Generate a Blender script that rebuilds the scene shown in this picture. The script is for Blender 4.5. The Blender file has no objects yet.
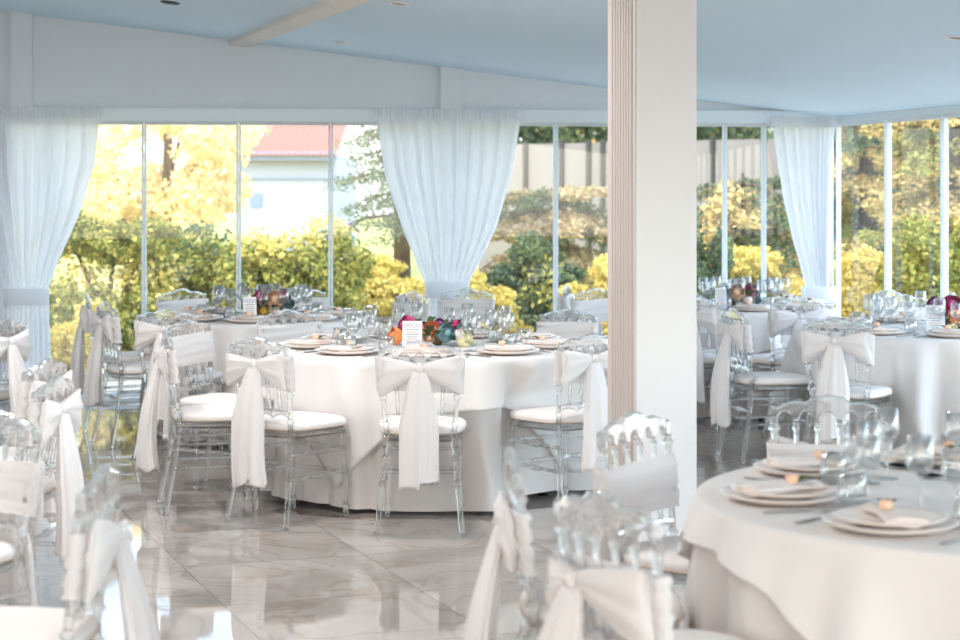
import bpy, math, random
from mathutils import Vector
from math import sin, cos, pi, radians as R, sqrt, atan2, hypot
random.seed(7)
S = bpy.context.scene
COL = S.collection
F, HOR, HC = 1900.0, 190.0, 1.6          # focal length in px, horizon row, camera height

def at(px, d):                            # world x of an image column at a depth
    return (px - 480.0) * d / F
def zat(py, d):
    return HC + (HOR - py) * d / F

# ------------------------------------------------------------------ materials
MATS = {}
def srgb(r, g, b):
    f = lambda c: (c / 255 / 12.92) if c / 255 <= .04045 else ((c / 255 + .055) / 1.055) ** 2.4
    return (f(r), f(g), f(b), 1)
def mat(name, rgb=(200, 200, 200), rough=.6, metal=0, spec=.5, sheen=0, bump=0, bscale=200, vary=0, vscale=5):
    m = bpy.data.materials.new(name); m.use_nodes = True
    n = m.node_tree.nodes; l = m.node_tree.links; b = n['Principled BSDF']
    c = srgb(*rgb)
    b.inputs['Base Color'].default_value = c
    b.inputs['Roughness'].default_value = rough; b.inputs['Metallic'].default_value = metal
    b.inputs['Specular IOR Level'].default_value = spec
    if sheen: b.inputs['Sheen Weight'].default_value = sheen
    tc = n.new('ShaderNodeTexCoord')
    if vary:
        t = n.new('ShaderNodeTexNoise'); t.inputs['Scale'].default_value = vscale; t.inputs['Detail'].default_value = 4
        l.new(tc.outputs['Object'], t.inputs['Vector'])
        mx = n.new('ShaderNodeMix'); mx.data_type = 'RGBA'
        mx.inputs[6].default_value = tuple(x * (1 - vary) for x in c[:3]) + (1,)
        mx.inputs[7].default_value = tuple(min(1, x * (1 + vary)) for x in c[:3]) + (1,)
        l.new(t.outputs['Fac'], mx.inputs[0]); l.new(mx.outputs[2], b.inputs['Base Color'])
    if bump:
        t = n.new('ShaderNodeTexNoise'); t.inputs['Scale'].default_value = bscale
        l.new(tc.outputs['Object'], t.inputs['Vector'])
        bp = n.new('ShaderNodeBump'); bp.inputs['Strength'].default_value = bump; bp.inputs['Distance'].default_value = .01
        l.new(t.outputs['Fac'], bp.inputs['Height']); l.new(bp.outputs['Normal'], b.inputs['Normal'])
    MATS[name] = m
    return m
def cloth(name, rgb, trans=.25, see=0, weave=600):
    m = bpy.data.materials.new(name); m.use_nodes = True
    n = m.node_tree.nodes; l = m.node_tree.links; n.remove(n['Principled BSDF'])
    out = n['Material Output']; c = srgb(*rgb)
    tc = n.new('ShaderNodeTexCoord'); t = n.new('ShaderNodeTexNoise'); t.inputs['Scale'].default_value = weave
    l.new(tc.outputs['Object'], t.inputs['Vector'])
    bp = n.new('ShaderNodeBump'); bp.inputs['Strength'].default_value = .1; bp.inputs['Distance'].default_value = .002
    l.new(t.outputs['Fac'], bp.inputs['Height'])
    d = n.new('ShaderNodeBsdfDiffuse'); d.inputs['Color'].default_value = c; l.new(bp.outputs['Normal'], d.inputs['Normal'])
    tr = n.new('ShaderNodeBsdfTranslucent'); tr.inputs['Color'].default_value = c
    mx = n.new('ShaderNodeMixShader'); mx.inputs[0].default_value = trans
    l.new(d.outputs[0], mx.inputs[1]); l.new(tr.outputs[0], mx.inputs[2])
    last = mx
    if see:
        tp = n.new('ShaderNodeBsdfTransparent'); m2 = n.new('ShaderNodeMixShader'); m2.inputs[0].default_value = see
        l.new(last.outputs[0], m2.inputs[1]); l.new(tp.outputs[0], m2.inputs[2]); last = m2
    l.new(last.outputs[0], out.inputs['Surface'])
    MATS[name] = m
    return m
def thin_glass(name, tint=(1, 1, 1), base=.04, edge=.75, blend=.35, rough=0.0):
    m = bpy.data.materials.new(name); m.use_nodes = True
    n = m.node_tree.nodes; l = m.node_tree.links; n.remove(n['Principled BSDF'])
    out = n['Material Output']
    tp = n.new('ShaderNodeBsdfTransparent'); tp.inputs['Color'].default_value = tint + (1,)
    gl = n.new('ShaderNodeBsdfGlossy'); gl.inputs['Roughness'].default_value = rough
    lw = n.new('ShaderNodeLayerWeight'); lw.inputs['Blend'].default_value = blend
    mr = n.new('ShaderNodeMapRange'); mr.inputs['To Min'].default_value = base; mr.inputs['To Max'].default_value = edge
    l.new(lw.outputs['Facing'], mr.inputs['Value'])
    mx = n.new('ShaderNodeMixShader')
    l.new(mr.outputs[0], mx.inputs[0]); l.new(tp.outputs[0], mx.inputs[1]); l.new(gl.outputs[0], mx.inputs[2])
    l.new(mx.outputs[0], out.inputs['Surface'])
    MATS[name] = m
    return m
def acrylic(name, tint=(.99, .99, .985), see=.42, milk=.015):
    m = bpy.data.materials.new(name); m.use_nodes = True
    n = m.node_tree.nodes; l = m.node_tree.links; n.remove(n['Principled BSDF'])
    out = n['Material Output']
    g = n.new('ShaderNodeBsdfGlass'); g.inputs['IOR'].default_value = 1.45; g.inputs['Roughness'].default_value = .02
    g.inputs['Color'].default_value = tint + (1,)
    tp = n.new('ShaderNodeBsdfTransparent'); tp.inputs['Color'].default_value = tint + (1,)
    mx = n.new('ShaderNodeMixShader'); mx.inputs[0].default_value = see
    l.new(g.outputs[0], mx.inputs[1]); l.new(tp.outputs[0], mx.inputs[2])
    d = n.new('ShaderNodeBsdfDiffuse'); d.inputs['Color'].default_value = (.95, .95, .95, 1); t = n.new('ShaderNodeBsdfTranslucent'); t.inputs['Color'].default_value = (.95, .95, .95, 1)
    m3 = n.new('ShaderNodeMixShader'); m3.inputs[0].default_value = .5; l.new(d.outputs[0], m3.inputs[1]); l.new(t.outputs[0], m3.inputs[2])
    m4 = n.new('ShaderNodeMixShader'); m4.inputs[0].default_value = milk; l.new(mx.outputs[0], m4.inputs[1]); l.new(m3.outputs[0], m4.inputs[2])
    l.new(m4.outputs[0], out.inputs['Surface'])
    MATS[name] = m
    return m
def leaf(name, cols, trans=.22):
    m = bpy.data.materials.new(name); m.use_nodes = True
    n = m.node_tree.nodes; l = m.node_tree.links; n.remove(n['Principled BSDF'])
    out = n['Material Output']
    g = n.new('ShaderNodeNewGeometry'); cr = n.new('ShaderNodeValToRGB')
    el = cr.color_ramp.elements
    while len(el) < len(cols): el.new(.5)
    for i, c in enumerate(cols):
        el[i].position = i / max(1, len(cols) - 1); el[i].color = srgb(*c)
    l.new(g.outputs['Random Per Island'], cr.inputs[0])
    d = n.new('ShaderNodeBsdfDiffuse'); t = n.new('ShaderNodeBsdfTranslucent')
    l.new(cr.outputs[0], d.inputs['Color']); l.new(cr.outputs[0], t.inputs['Color'])
    mx = n.new('ShaderNodeMixShader'); mx.inputs[0].default_value = trans
    l.new(d.outputs[0], mx.inputs[1]); l.new(t.outputs[0], mx.inputs[2]); l.new(mx.outputs[0], out.inputs['Surface'])
    MATS[name] = m
    return m

mat('wall_paint', (226, 231, 237), .7, vary=.015, vscale=3)
mat('ceiling_paint', (214, 233, 244), .75, vary=.015, vscale=2)
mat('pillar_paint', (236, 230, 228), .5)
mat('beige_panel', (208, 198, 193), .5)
mat('beam_paint', (228, 220, 212), .5)
mat('white_frame', (225, 234, 240), .35)
mat('white_plastic', (235, 235, 235), .4)
mat('dark_metal', (60, 60, 62), .35, .8)
mat('steel', (190, 188, 185), .16, 1)
mat('black_steel', (40, 42, 44), .1, 1)
mat('porcelain', (246, 235, 228), .18)
mat('porcelain_rim', (248, 239, 233), .15)
mat('cushion', (242, 236, 233), .75, bump=.1, bscale=300)
mat('piping', (206, 190, 178), .6)
cloth('sash', (251, 247, 246), .3)
cloth('table_cloth', (234, 227, 223), .12)
cloth('overlay', (248, 244, 242), .18)
cloth('glass_edge', (243, 247, 250), .4)
cloth('napkin', (247, 238, 234), .15)
cloth('curtain', (244, 246, 249), .5, .04, 900)
mat('wood_leg', (70, 55, 45), .5)
acrylic('acrylic'); acrylic('acrylic_edge', milk=.2)
thin_glass('drinking_glass', (.985, .99, .99), .05, .8, .4)
thin_glass('window_glass', (.97, .985, .98), .05, .5, .12)
mat('card', (232, 232, 234), .6)
mat('card_print', (150, 150, 158), .6)
mat('card_print_pink', (214, 170, 165), .6)
mat('magenta', (190, 30, 110), .6, sheen=.3, vary=.2, vscale=40)
mat('orange', (246, 150, 80), .6, sheen=.3, vary=.15, vscale=40)
mat('peach', (252, 206, 174), .6, sheen=.3, vary=.1, vscale=40)
mat('cream', (250, 236, 188), .6, sheen=.3, vary=.15, vscale=40)
mat('yellow', (222, 172, 40), .6, sheen=.3, vary=.15, vscale=40)
mat('white_flower', (245, 238, 235), .6, sheen=.3)
mat('teal', (130, 172, 178), .6, vary=.15, vscale=40)
mat('mauve', (150, 90, 140), .6, vary=.15, vscale=40)
mat('green_leaf', (70, 88, 52), .6, vary=.3, vscale=30)
mat('blue_leaf', (96, 128, 130), .6, vary=.25, vscale=30)
mat('pot', (120, 92, 66), .7)
mat('bark', (92, 74, 60), .9, bump=.5, bscale=20, vary=.3, vscale=8)
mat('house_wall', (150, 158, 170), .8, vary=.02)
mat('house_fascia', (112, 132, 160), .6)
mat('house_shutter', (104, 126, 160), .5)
mat('house_roof', (168, 92, 78), .8, vary=.15, vscale=6)
mat('boundary', (136, 132, 130), .85, vary=.12, vscale=1.5)
mat('fence_post', (66, 64, 62), .7)
mat('grass', (176, 172, 96), .9, vary=.25, vscale=3)
mat('terrace', (206, 196, 182), .8, vary=.06, vscale=2)
leaf('leaf_gold', [(190, 172, 92), (228, 206, 118), (206, 188, 98), (240, 224, 150)])
leaf('leaf_olive', [(96, 112, 66), (146, 150, 82), (204, 190, 104), (118, 130, 76)])
leaf('leaf_pale', [(246, 230, 176), (252, 240, 204), (226, 212, 152), (250, 230, 184)], .5)
leaf('leaf_dark', [(60, 84, 72), (96, 112, 80), (130, 140, 96), (72, 98, 86)])
leaf('leaf_conifer', [(72, 100, 84), (104, 124, 96), (140, 148, 104), (88, 112, 100)])
leaf('leaf_amber', [(160, 146, 92), (222, 196, 132), (240, 214, 150), (124, 128, 88)])
leaf('leaf_rust', [(176, 150, 112), (214, 186, 138), (140, 136, 100), (230, 206, 160)])

# marble floor
def floor_mat():
    m = bpy.data.materials.new('marble_tiles'); m.use_nodes = True
    n = m.node_tree.nodes; l = m.node_tree.links; b = n['Principled BSDF']
    tc = n.new('ShaderNodeTexCoord'); mp = n.new('ShaderNodeMapping'); mp.inputs['Rotation'].default_value = (0, 0, R(-20.2))
    l.new(tc.outputs['Object'], mp.inputs[0])
    br = n.new('ShaderNodeTexBrick'); br.offset = 0
    br.inputs['Scale'].default_value = 1; br.inputs['Brick Width'].default_value = .8; br.inputs['Row Height'].default_value = .8
    br.inputs['Mortar Size'].default_value = .0022; br.inputs['Mortar Smooth'].default_value = .1
    br.inputs['Color1'].default_value = (.2, .2, .2, 1); br.inputs['Color2'].default_value = (.8, .8, .8, 1)
    br.inputs['Mortar'].default_value = (.5, .5, .5, 1)
    l.new(mp.outputs[0], br.inputs['Vector'])
    # per-tile shift of the veins
    cmb = n.new('ShaderNodeVectorMath'); cmb.operation = 'MULTIPLY_ADD'
    l.new(br.outputs['Color'], cmb.inputs[0]); cmb.inputs[1].default_value = (9, 7, 5); l.new(mp.outputs[0], cmb.inputs[2])
    big = n.new('ShaderNodeTexNoise'); big.inputs['Scale'].default_value = 1.1; big.inputs['Detail'].default_value = 6; big.inputs['Distortion'].default_value = 1.2
    l.new(cmb.outputs[0], big.inputs['Vector'])
    r1 = n.new('ShaderNodeValToRGB'); e = r1.color_ramp.elements
    e[0].position = .3; e[0].color = srgb(152, 143, 135); e[1].position = .7; e[1].color = srgb(190, 182, 175)
    l.new(big.outputs['Fac'], r1.inputs[0])
    vn = n.new('ShaderNodeTexNoise'); vn.inputs['Scale'].default_value = 1.5; vn.inputs['Detail'].default_value = 5; vn.inputs['Distortion'].default_value = 1.6
    l.new(cmb.outputs[0], vn.inputs['Vector'])
    r2 = n.new('ShaderNodeValToRGB'); e = r2.color_ramp.elements
    e[0].position = .47; e[0].color = (0, 0, 0, 1); e[1].position = .5; e[1].color = (1, 1, 1, 1)
    x = e.new(.53); x.color = (0, 0, 0, 1)
    l.new(vn.outputs['Fac'], r2.inputs[0])
    mu = n.new('ShaderNodeMath'); mu.operation = 'MULTIPLY'; mu.inputs[1].default_value = .38; l.new(r2.outputs[0], mu.inputs[0])
    m1 = n.new('ShaderNodeMix'); m1.data_type = 'RGBA'; m1.inputs[7].default_value = srgb(138, 112, 92)
    l.new(mu.outputs[0], m1.inputs[0]); l.new(r1.outputs[0], m1.inputs[6])
    m2 = n.new('ShaderNodeMix'); m2.data_type = 'RGBA'; m2.inputs[7].default_value = srgb(120, 110, 102)
    l.new(br.outputs['Fac'], m2.inputs[0]); l.new(m1.outputs[2], m2.inputs[6])
    l.new(m2.outputs[2], b.inputs['Base Color'])
    b.inputs['Roughness'].default_value = .035; b.inputs['Specular IOR Level'].default_value = .75
    MATS['floor'] = m
floor_mat()

# ------------------------------------------------------------------ mesh building
class MB:
    def __init__(s): s.v = []; s.f = []; s.s = []
    def add(s, verts, faces, smooth=True):
        o = len(s.v); s.v += [tuple(p) for p in verts]
        s.f += [tuple(i + o for i in f) for f in faces]; s.s += [smooth] * len(faces)
        return s
    def box(s, x0, x1, y0, y1, z0, z1, M=None):
        v = [(x, y, z) for z in (z0, z1) for y in (y0, y1) for x in (x0, x1)]
        if M: v = [M(*p) for p in v]
        return s.add(v, [(0, 2, 3, 1), (4, 5, 7, 6), (0, 1, 5, 4), (2, 6, 7, 3), (0, 4, 6, 2), (1, 3, 7, 5)], False)
    def grid(s, rows, close_u=False, close_v=False, smooth=True):
        nv = len(rows); nu = len(rows[0]); v = [p for r in rows for p in r]; f = []
        for j in range(nv if close_v else nv - 1):
            for i in range(nu if close_u else nu - 1):
                a = j * nu + i; b = j * nu + (i + 1) % nu; j2 = (j + 1) % nv
                f.append((a, b, j2 * nu + (i + 1) % nu, j2 * nu + i))
        return s.add(v, f, smooth)
    def rings(s, rows, smooth=True):             # closed rings with end caps
        s.grid(rows, True, False, smooth)
        o = len(s.v) - len(rows) * len(rows[0]); n = len(rows[0])
        s.f.append(tuple(o + i for i in reversed(range(n)))); s.s.append(False)
        o2 = o + (len(rows) - 1) * n
        s.f.append(tuple(o2 + i for i in range(n))); s.s.append(False)
        return s
    def tube(s, pts, rad, n=8):
        if not isinstance(rad, (list, tuple)): rad = [rad] * len(pts)
        rows = []
        for i, p in enumerate(pts):
            a = pts[max(0, i - 1)]; b = pts[min(len(pts) - 1, i + 1)]
            d = [b[k] - a[k] for k in range(3)]; L = sqrt(sum(x * x for x in d)) or 1; d = [x / L for x in d]
            u = (1, 0, 0) if abs(d[0]) < .8 else (0, 1, 0)
            t = [u[k] - d[k] * sum(u[q] * d[q] for q in range(3)) for k in range(3)]
            L = sqrt(sum(x * x for x in t)); t = [x / L for x in t]
            w = (d[1] * t[2] - d[2] * t[1], d[2] * t[0] - d[0] * t[2], d[0] * t[1] - d[1] * t[0])
            rows.append([tuple(p[k] + rad[i] * (cos(2 * pi * q / n) * t[k] + sin(2 * pi * q / n) * w[k]) for k in range(3)) for q in range(n)])
        return s.rings(rows)
    def lathe(s, prof, n=28, c=(0, 0, 0)):
        rows = [[(c[0] + r * cos(2 * pi * i / n), c[1] + r * sin(2 * pi * i / n), c[2] + z) for i in range(n)] for r, z in prof]
        return s.grid(rows, True)
    def build(s, name, m, parent=None, loc=(0, 0, 0)):
        me = bpy.data.meshes.new(name); me.from_pydata(s.v, [], s.f)
        me.polygons.foreach_set('use_smooth', s.s); me.materials.append(MATS[m]); me.update()
        return link(name, me, parent, loc)
def link(name, me, parent=None, loc=(0, 0, 0)):
    o = bpy.data.objects.new(name, me); COL.objects.link(o); o.location = loc
    if parent: o.parent = parent
    return o
def thing(name, label, cat, loc=(0, 0, 0), rz=0, group=None):
    o = bpy.data.objects.new(name, None); COL.objects.link(o); o.empty_display_size = .1
    o.location = loc; o.rotation_euler = (0, 0, rz)
    return tag(o, label, cat, group)
def tag(o, label, cat, group=None, kind=None):
    o['label'] = label; o['category'] = cat
    if group: o['group'] = group
    if kind: o['kind'] = kind
    return o
def struct(o): o['kind'] = 'structure'; return o
def lin(cp, x):
    if x <= cp[0][0]: return cp[0][1]
    for (a, va), (b, vb) in zip(cp, cp[1:]):
        if x <= b: return va + (vb - va) * (x - a) / (b - a)
    return cp[-1][1]
def kids(o): return [c for c in KIDS.get(o.name, [])]
KIDS = {}
def refresh():
    KIDS.clear()
    for o in bpy.data.objects:
        if o.parent: KIDS.setdefault(o.parent.name, []).append(o)
def dup(o, parent=None):
    c = o.copy(); COL.objects.link(c)
    if parent: c.parent = parent
    for k in kids(o): dup(k, c)
    return c
def smooth_interp(cp, x):
    for (a, va), (b, vb) in zip(cp, cp[1:]):
        if x <= b:
            t = (x - a) / (b - a); t = t * t * (3 - 2 * t); return va + (vb - va) * t
    return cp[-1][1]

# ------------------------------------------------------------------ room shell
WL, WC = (-2.88, 14.40), (2.80, 14.95)                 # back wall: a point at its left, and the right-hand corner
bw = hypot(WC[0] - WL[0], WC[1] - WL[1]); BU = ((WC[0] - WL[0]) / bw, (WC[1] - WL[1]) / bw)   # along the back wall
BN = (BU[1], -BU[0])                                   # into the room
RD = (.2189, -.9757); RN = (-.9757, -.2189)            # along the right wall towards the camera, and into the room
WTOP = 2.12
def back(u, n, z): return (WC[0] + BU[0] * u + BN[0] * n, WC[1] + BU[1] * u + BN[1] * n, z)   # u <= 0
def right(u, n, z): return (WC[0] + RD[0] * u + RN[0] * n, WC[1] + RD[1] * u + RN[1] * n, z)
def u_back(px):                                        # u where an image column meets the back wall
    a = (px - 480) / F
    return (a * WC[1] - WC[0]) / (BU[0] - a * BU[1])
def u_right(px):
    a = (px - 480) / F
    return (a * WC[1] - WC[0]) / (RD[0] - a * RD[1])
CZ, CS = 2.17, .122
def ceil_z(x, y): return CZ + CS * ((x - WC[0]) * RN[0] + (y - WC[1]) * RN[1])
def ceil_hit(px, py):
    a = (px - 480) / F; b = (HOR - py) / F
    k = CS * (a * RN[0] + RN[1]); c0 = CZ - CS * (WC[0] * RN[0] + WC[1] * RN[1])
    t = (c0 - HC) / (b - k)
    return (a * t, t, HC + b * t)

XL, YR = -6.0, -6.0
def rightx(y): return WC[0] + RD[0] * (WC[1] - y) / .9757
# floor
pl = [(XL, YR), (rightx(YR), YR), (rightx(WC[1]) , WC[1]), (XL, WC[1] + (XL - WC[0]) * BU[1] / BU[0])]
m = MB(); n4 = len(pl)
m.add([(x, y, 0) for x, y in pl] + [(x, y, -.15) for x, y in pl], [(0, 1, 2, 3), (7, 6, 5, 4)] + [(i, i + 4, (i + 1) % 4 + 4, (i + 1) % 4) for i in range(4)], False)
struct(m.build('floor', 'floor'))
# ceiling (a sloped slab)
m = MB()
m.add([(x, y, ceil_z(x, y)) for x, y in pl] + [(x, y, ceil_z(x, y) + .2) for x, y in pl], [(3, 2, 1, 0), (4, 5, 6, 7)] + [(i, (i + 1) % 4, (i + 1) % 4 + 4, i + 4) for i in range(4)], False)
struct(m.build('ceiling', 'ceiling_paint'))
# back wall above the windows
uL = -(WC[0] - XL) / BU[0]
m = MB()
def backprism(m, u0, u1, n0, n1, z0, top):
    v = []
    for nn in (n0, n1):
        for u in (u0, u1):
            p = back(u, nn, z0); v.append(p); v.append((p[0], p[1], top if isinstance(top, float) else ceil_z(p[0], p[1])))
    m.add(v, [(0, 1, 3, 2), (4, 6, 7, 5), (0, 4, 5, 1), (2, 3, 7, 6), (1, 5, 7, 3), (0, 2, 6, 4)], False)
backprism(m, uL, 0, 0, -.14, WTOP, 'c'); backprism(m, uL, u_back(8), 0, -.14, 0, WTOP); struct(m.build('wall_back', 'wall_paint'))
m = MB(); backprism(m, uL, 0, .05, 0, WTOP, WTOP + .10); struct(m.build('trim_1', 'white_frame'))
for i, (a, b) in enumerate(((12, 33), (440, 462))):
    m = MB(); backprism(m, u_back(a), u_back(b), .07, 0, WTOP + .10, 'c'); struct(m.build('trim_%d' % (i + 2), 'wall_paint'))
# right wall header
uR = (WC[1] - YR) / .9757
m = MB(); v = []
for nn in (.04, -.12):
    for u in (0, uR):
        p = right(u, nn, WTOP); v += [p, (p[0], p[1], 2.20)]
m.add(v, [(0, 1, 3, 2), (4, 6, 7, 5), (0, 4, 5, 1), (2, 3, 7, 6), (1, 5, 7, 3), (0, 2, 6, 4)], False)
struct(m.build('wall_right', 'white_frame'))
# left wall (outside the frame): solid
m = MB(); m.box(XL - .15, XL, YR, WL[1] - .4, 0, ceil_z(XL, 4) + .3); struct(m.build('wall_left', 'wall_paint'))
# sills
m = MB(); backprism(m, uL, 0, .04, -.06, -.02, .035); struct(m.build('trim_4', 'white_frame'))
m = MB(); v = []
for nn in (.04, -.06):
    for u in (0, uR):
        p = right(u, nn, -.02); v += [p, (p[0], p[1], .035)]
m.add(v, [(0, 1, 3, 2), (4, 6, 7, 5), (0, 4, 5, 1), (2, 3, 7, 6), (1, 5, 7, 3), (0, 2, 6, 4)], False)
struct(m.build('trim_5', 'white_frame'))
# frameless sliding windows
def window(i, fn, u0, u1, w=.015):
    m = MB()
    def bx(a, b, z0, z1, d=.018):
        v = []
        for nn in (d, -d):
            for u in (a, b): v += [fn(u, nn, z0), fn(u, nn, z1)]
        m.add(v, [(0, 1, 3, 2), (4, 6, 7, 5), (0, 4, 5, 1), (2, 3, 7, 6), (1, 5, 7, 3), (0, 2, 6, 4)], False)
    bx(u0, u0 + w, .03, WTOP); bx(u1 - w, u1, .03, WTOP); bx(u0 + w, u1 - w, WTOP - .025, WTOP); bx(u0 + w, u1 - w, .03, .06)
    o = struct(m.build('window_%d' % i, 'glass_edge'))
    g = MB(); v = []
    for nn in (.004, -.004):
        for u in (u0 + w * .5, u1 - w * .5): v += [fn(u, nn, .05), fn(u, nn, WTOP - .02)]
    g.add(v, [(0, 1, 3, 2)], False)
    g.build('window_pane', 'window_glass', o)
edges = [9, 47, 144.5, 239, 331, 434, 458, 556, 641, 725, 764, 834]
for i in range(len(edges) - 1): window(i + 1, back, u_back(edges[i]), u_back(edges[i + 1]) - .006)
redges = [838, 888.5, 945, 1008, 1090, 1190]
k0 = len(edges)
for i in range(len(redges) - 1): window(k0 + i, right, u_right(redges[i]), u_right(redges[i + 1]) - .02, .017)
u = u_right(1190); i = k0 + len(redges) - 1
while u + .9 < uR:
    window(i, right, u, u + .88, .017); u += .9; i += 1

# beam under the ceiling
a = ceil_hit(224, 47); b = ceil_hit(340, 0)
dx, dy = b[0] - a[0], b[1] - a[1]; L = hypot(dx, dy); ex, ey = dx / L, dy / L; qx, qy = -ey, ex
m = MB(); v = []
for t in (-.1, 17.0):
    for w in (-.075, .075):
        x, y = a[0] + ex * t + qx * w, a[1] + ey * t + qy * w
        z = ceil_z(x, y); v += [(x, y, z - .035), (x, y, z + .02)]
m.add(v, [(0, 1, 3, 2), (4, 6, 7, 5), (0, 4, 5, 1), (2, 3, 7, 6), (1, 5, 7, 3), (0, 2, 6, 4)], False)
struct(m.build('trim_6', 'beam_paint'))

# pillar: smooth white front, fluted beige side
PA = R(20.2); PD = 8.33; PX = at(655, PD)
def pil(x, y, z): return (PX + x * cos(PA) - y * sin(PA), PD + .12 + x * sin(PA) + y * cos(PA), z)
ph = ceil_z(PX, PD) + .05
m = MB(); m.box(-.145, .145, -.145, .145, 0, ph, pil); pil_o = struct(m.build('pillar', 'pillar_paint'))
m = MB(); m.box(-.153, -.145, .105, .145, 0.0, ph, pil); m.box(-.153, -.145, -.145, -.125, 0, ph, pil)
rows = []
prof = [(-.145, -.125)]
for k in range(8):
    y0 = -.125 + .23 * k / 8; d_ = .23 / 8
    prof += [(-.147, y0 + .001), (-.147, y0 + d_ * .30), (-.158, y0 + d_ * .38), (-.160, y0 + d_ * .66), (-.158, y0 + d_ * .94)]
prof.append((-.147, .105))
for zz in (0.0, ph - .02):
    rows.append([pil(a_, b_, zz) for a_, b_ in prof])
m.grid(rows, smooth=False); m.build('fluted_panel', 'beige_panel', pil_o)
m = MB()
for k in range(11):
    x0 = -.145 + k * .29 / 11; m.box(x0 + .003, x0 + .0225, -.152, -.145, 0, .10, pil)
m.build('fluted_plinth', 'pillar_paint', pil_o)

# recessed downlights (switched off) in the ceiling
for k, (px, py, lab) in enumerate(((170, 2, 'dark recessed ceiling downlight left of the beam'), (340, 42, 'faint recessed downlight in the ceiling just right of the beam end'),
                                   (399, 3, 'recessed ceiling downlight near the top edge above the centre curtain'), (957, 37, 'recessed ceiling downlight at the far right of the ceiling'))):
    x, y, z = ceil_hit(px, py)
    t = thing('recessed_downlight', lab, 'ceiling light', (x, y, z - .001))
    t.rotation_euler = (atan2(CS * RN[1], 1), -atan2(CS * RN[0], 1), 0)
    MB().lathe([(.045, -.002), (.05, -.008), (.06, -.008), (.066, 0)], 24).build('trim_ring', 'dark_metal' if k == 0 else 'white_plastic', t)
    MB().lathe([(.0, -.0035), (.047, -.0035)], 24).build('lens', 'dark_metal', t)

# ------------------------------------------------------------------ curtains
def curtain(fn_path, zs, folds, label, tie_z, seed, off=.10, amp=.022, tag_group=None):
    rnd = random.Random(seed)
    t = thing('curtain', label, 'curtain')
    nu = 240; rows = []
    phs = [rnd.uniform(0, 6.28) for _ in range(4)]
    def row(z, a, b, width, am):
        r = []
        for i in range(nu + 1):
            w = i / nu
            fo = sin(2 * pi * folds * w + phs[0] + 1.2 * sin(5 * w + phs[1])) + .45 * sin(2 * pi * folds * 1.7 * w + phs[2])
            p, nrm = fn_path(a + (b - a) * w)
            d = off + am * fo
            r.append((p[0] + nrm[0] * d, p[1] + nrm[1] * d, z))
        return r
    ztop = zs[0][0]
    # heading with fine pleats
    hr = []
    for z in (ztop, ztop - .03, ztop - .085):
        r = []
        for i in range(nu + 1):
            w = i / nu; p, nrm = fn_path(zs[0][1] + (zs[0][2] - zs[0][1]) * w)
            d = off + .008 * sin(2 * pi * 38 * w)
            r.append((p[0] + nrm[0] * d, p[1] + nrm[1] * d, z))
        hr.append(r)
    MB().grid(hr).build('heading', 'curtain', t)
    K = 60; zb = zs[-1][0]
    for k in range(K + 1):
        z = (ztop - .085) + (zb - ztop + .085) * k / K
        A = lin([(-q[0], q[1]) for q in zs], -z); B = lin([(-q[0], q[2]) for q in zs], -z)
        lo = min(1, k / 6)
        near = math.exp(-((z - tie_z) / .12) ** 2)
        rows.append(row(z, A, B, B - A, amp * (.3 + .7 * lo) * (1 - .55 * near)))
    MB().grid(rows).build('drape', 'curtain', t)
    A = lin([(-q[0], q[1]) for q in zs], -tie_z); B = lin([(-q[0], q[2]) for q in zs], -tie_z)
    c, nrm = fn_path((A + B) / 2); p0, _ = fn_path(A); p1, _ = fn_path(B)
    hw = hypot(p1[0] - p0[0], p1[1] - p0[1]) / 2 + .008; ux, uy = -nrm[1], nrm[0]
    rr = []
    for z, e in ((tie_z - .065, -.004), (tie_z - .05, .004), (tie_z, .001), (tie_z + .05, .006), (tie_z + .065, .0)):
        r = []
        for i in range(40):
            a = 2 * pi * i / 40
            X, Y = (hw + e) * cos(a), (.05 + e) * sin(a)
            r.append((c[0] + ux * X + nrm[0] * (off + Y), c[1] + uy * X + nrm[1] * (off + Y), z))
        rr.append(r)
    MB().grid(rr, True).build('tieback', 'curtain', t)
    return t
def pback(u): return back(u, 0, 0)[:2], BN
def upx(px): return u_back(px)
zt = WTOP + .10
curtain(pback, [(zt, upx(-46), upx(102)), (1.80, upx(-38), upx(96)), (1.40, upx(-22), upx(80)), (1.10, upx(-6), upx(62)), (.86, upx(6), upx(50)), (.76, upx(8), upx(49)), (.5, upx(3), upx(52)), (.02, upx(-2), upx(54))], 10,
        'floor-length white curtain at the far left, gathered by a wide tieback', .80, 1)
curtain(pback, [(zt, upx(374), upx(521)), (1.72, upx(384), upx(511)), (1.30, upx(402), upx(495)), (1.05, upx(415), upx(479)), (.87, upx(425), upx(467)), (.8, upx(426), upx(466)), (.4, upx(421), upx(471)), (.02, upx(418), upx(474))], 11,
        'white curtain hanging behind the main table, narrowing to a tieback', .84, 2)
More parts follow.
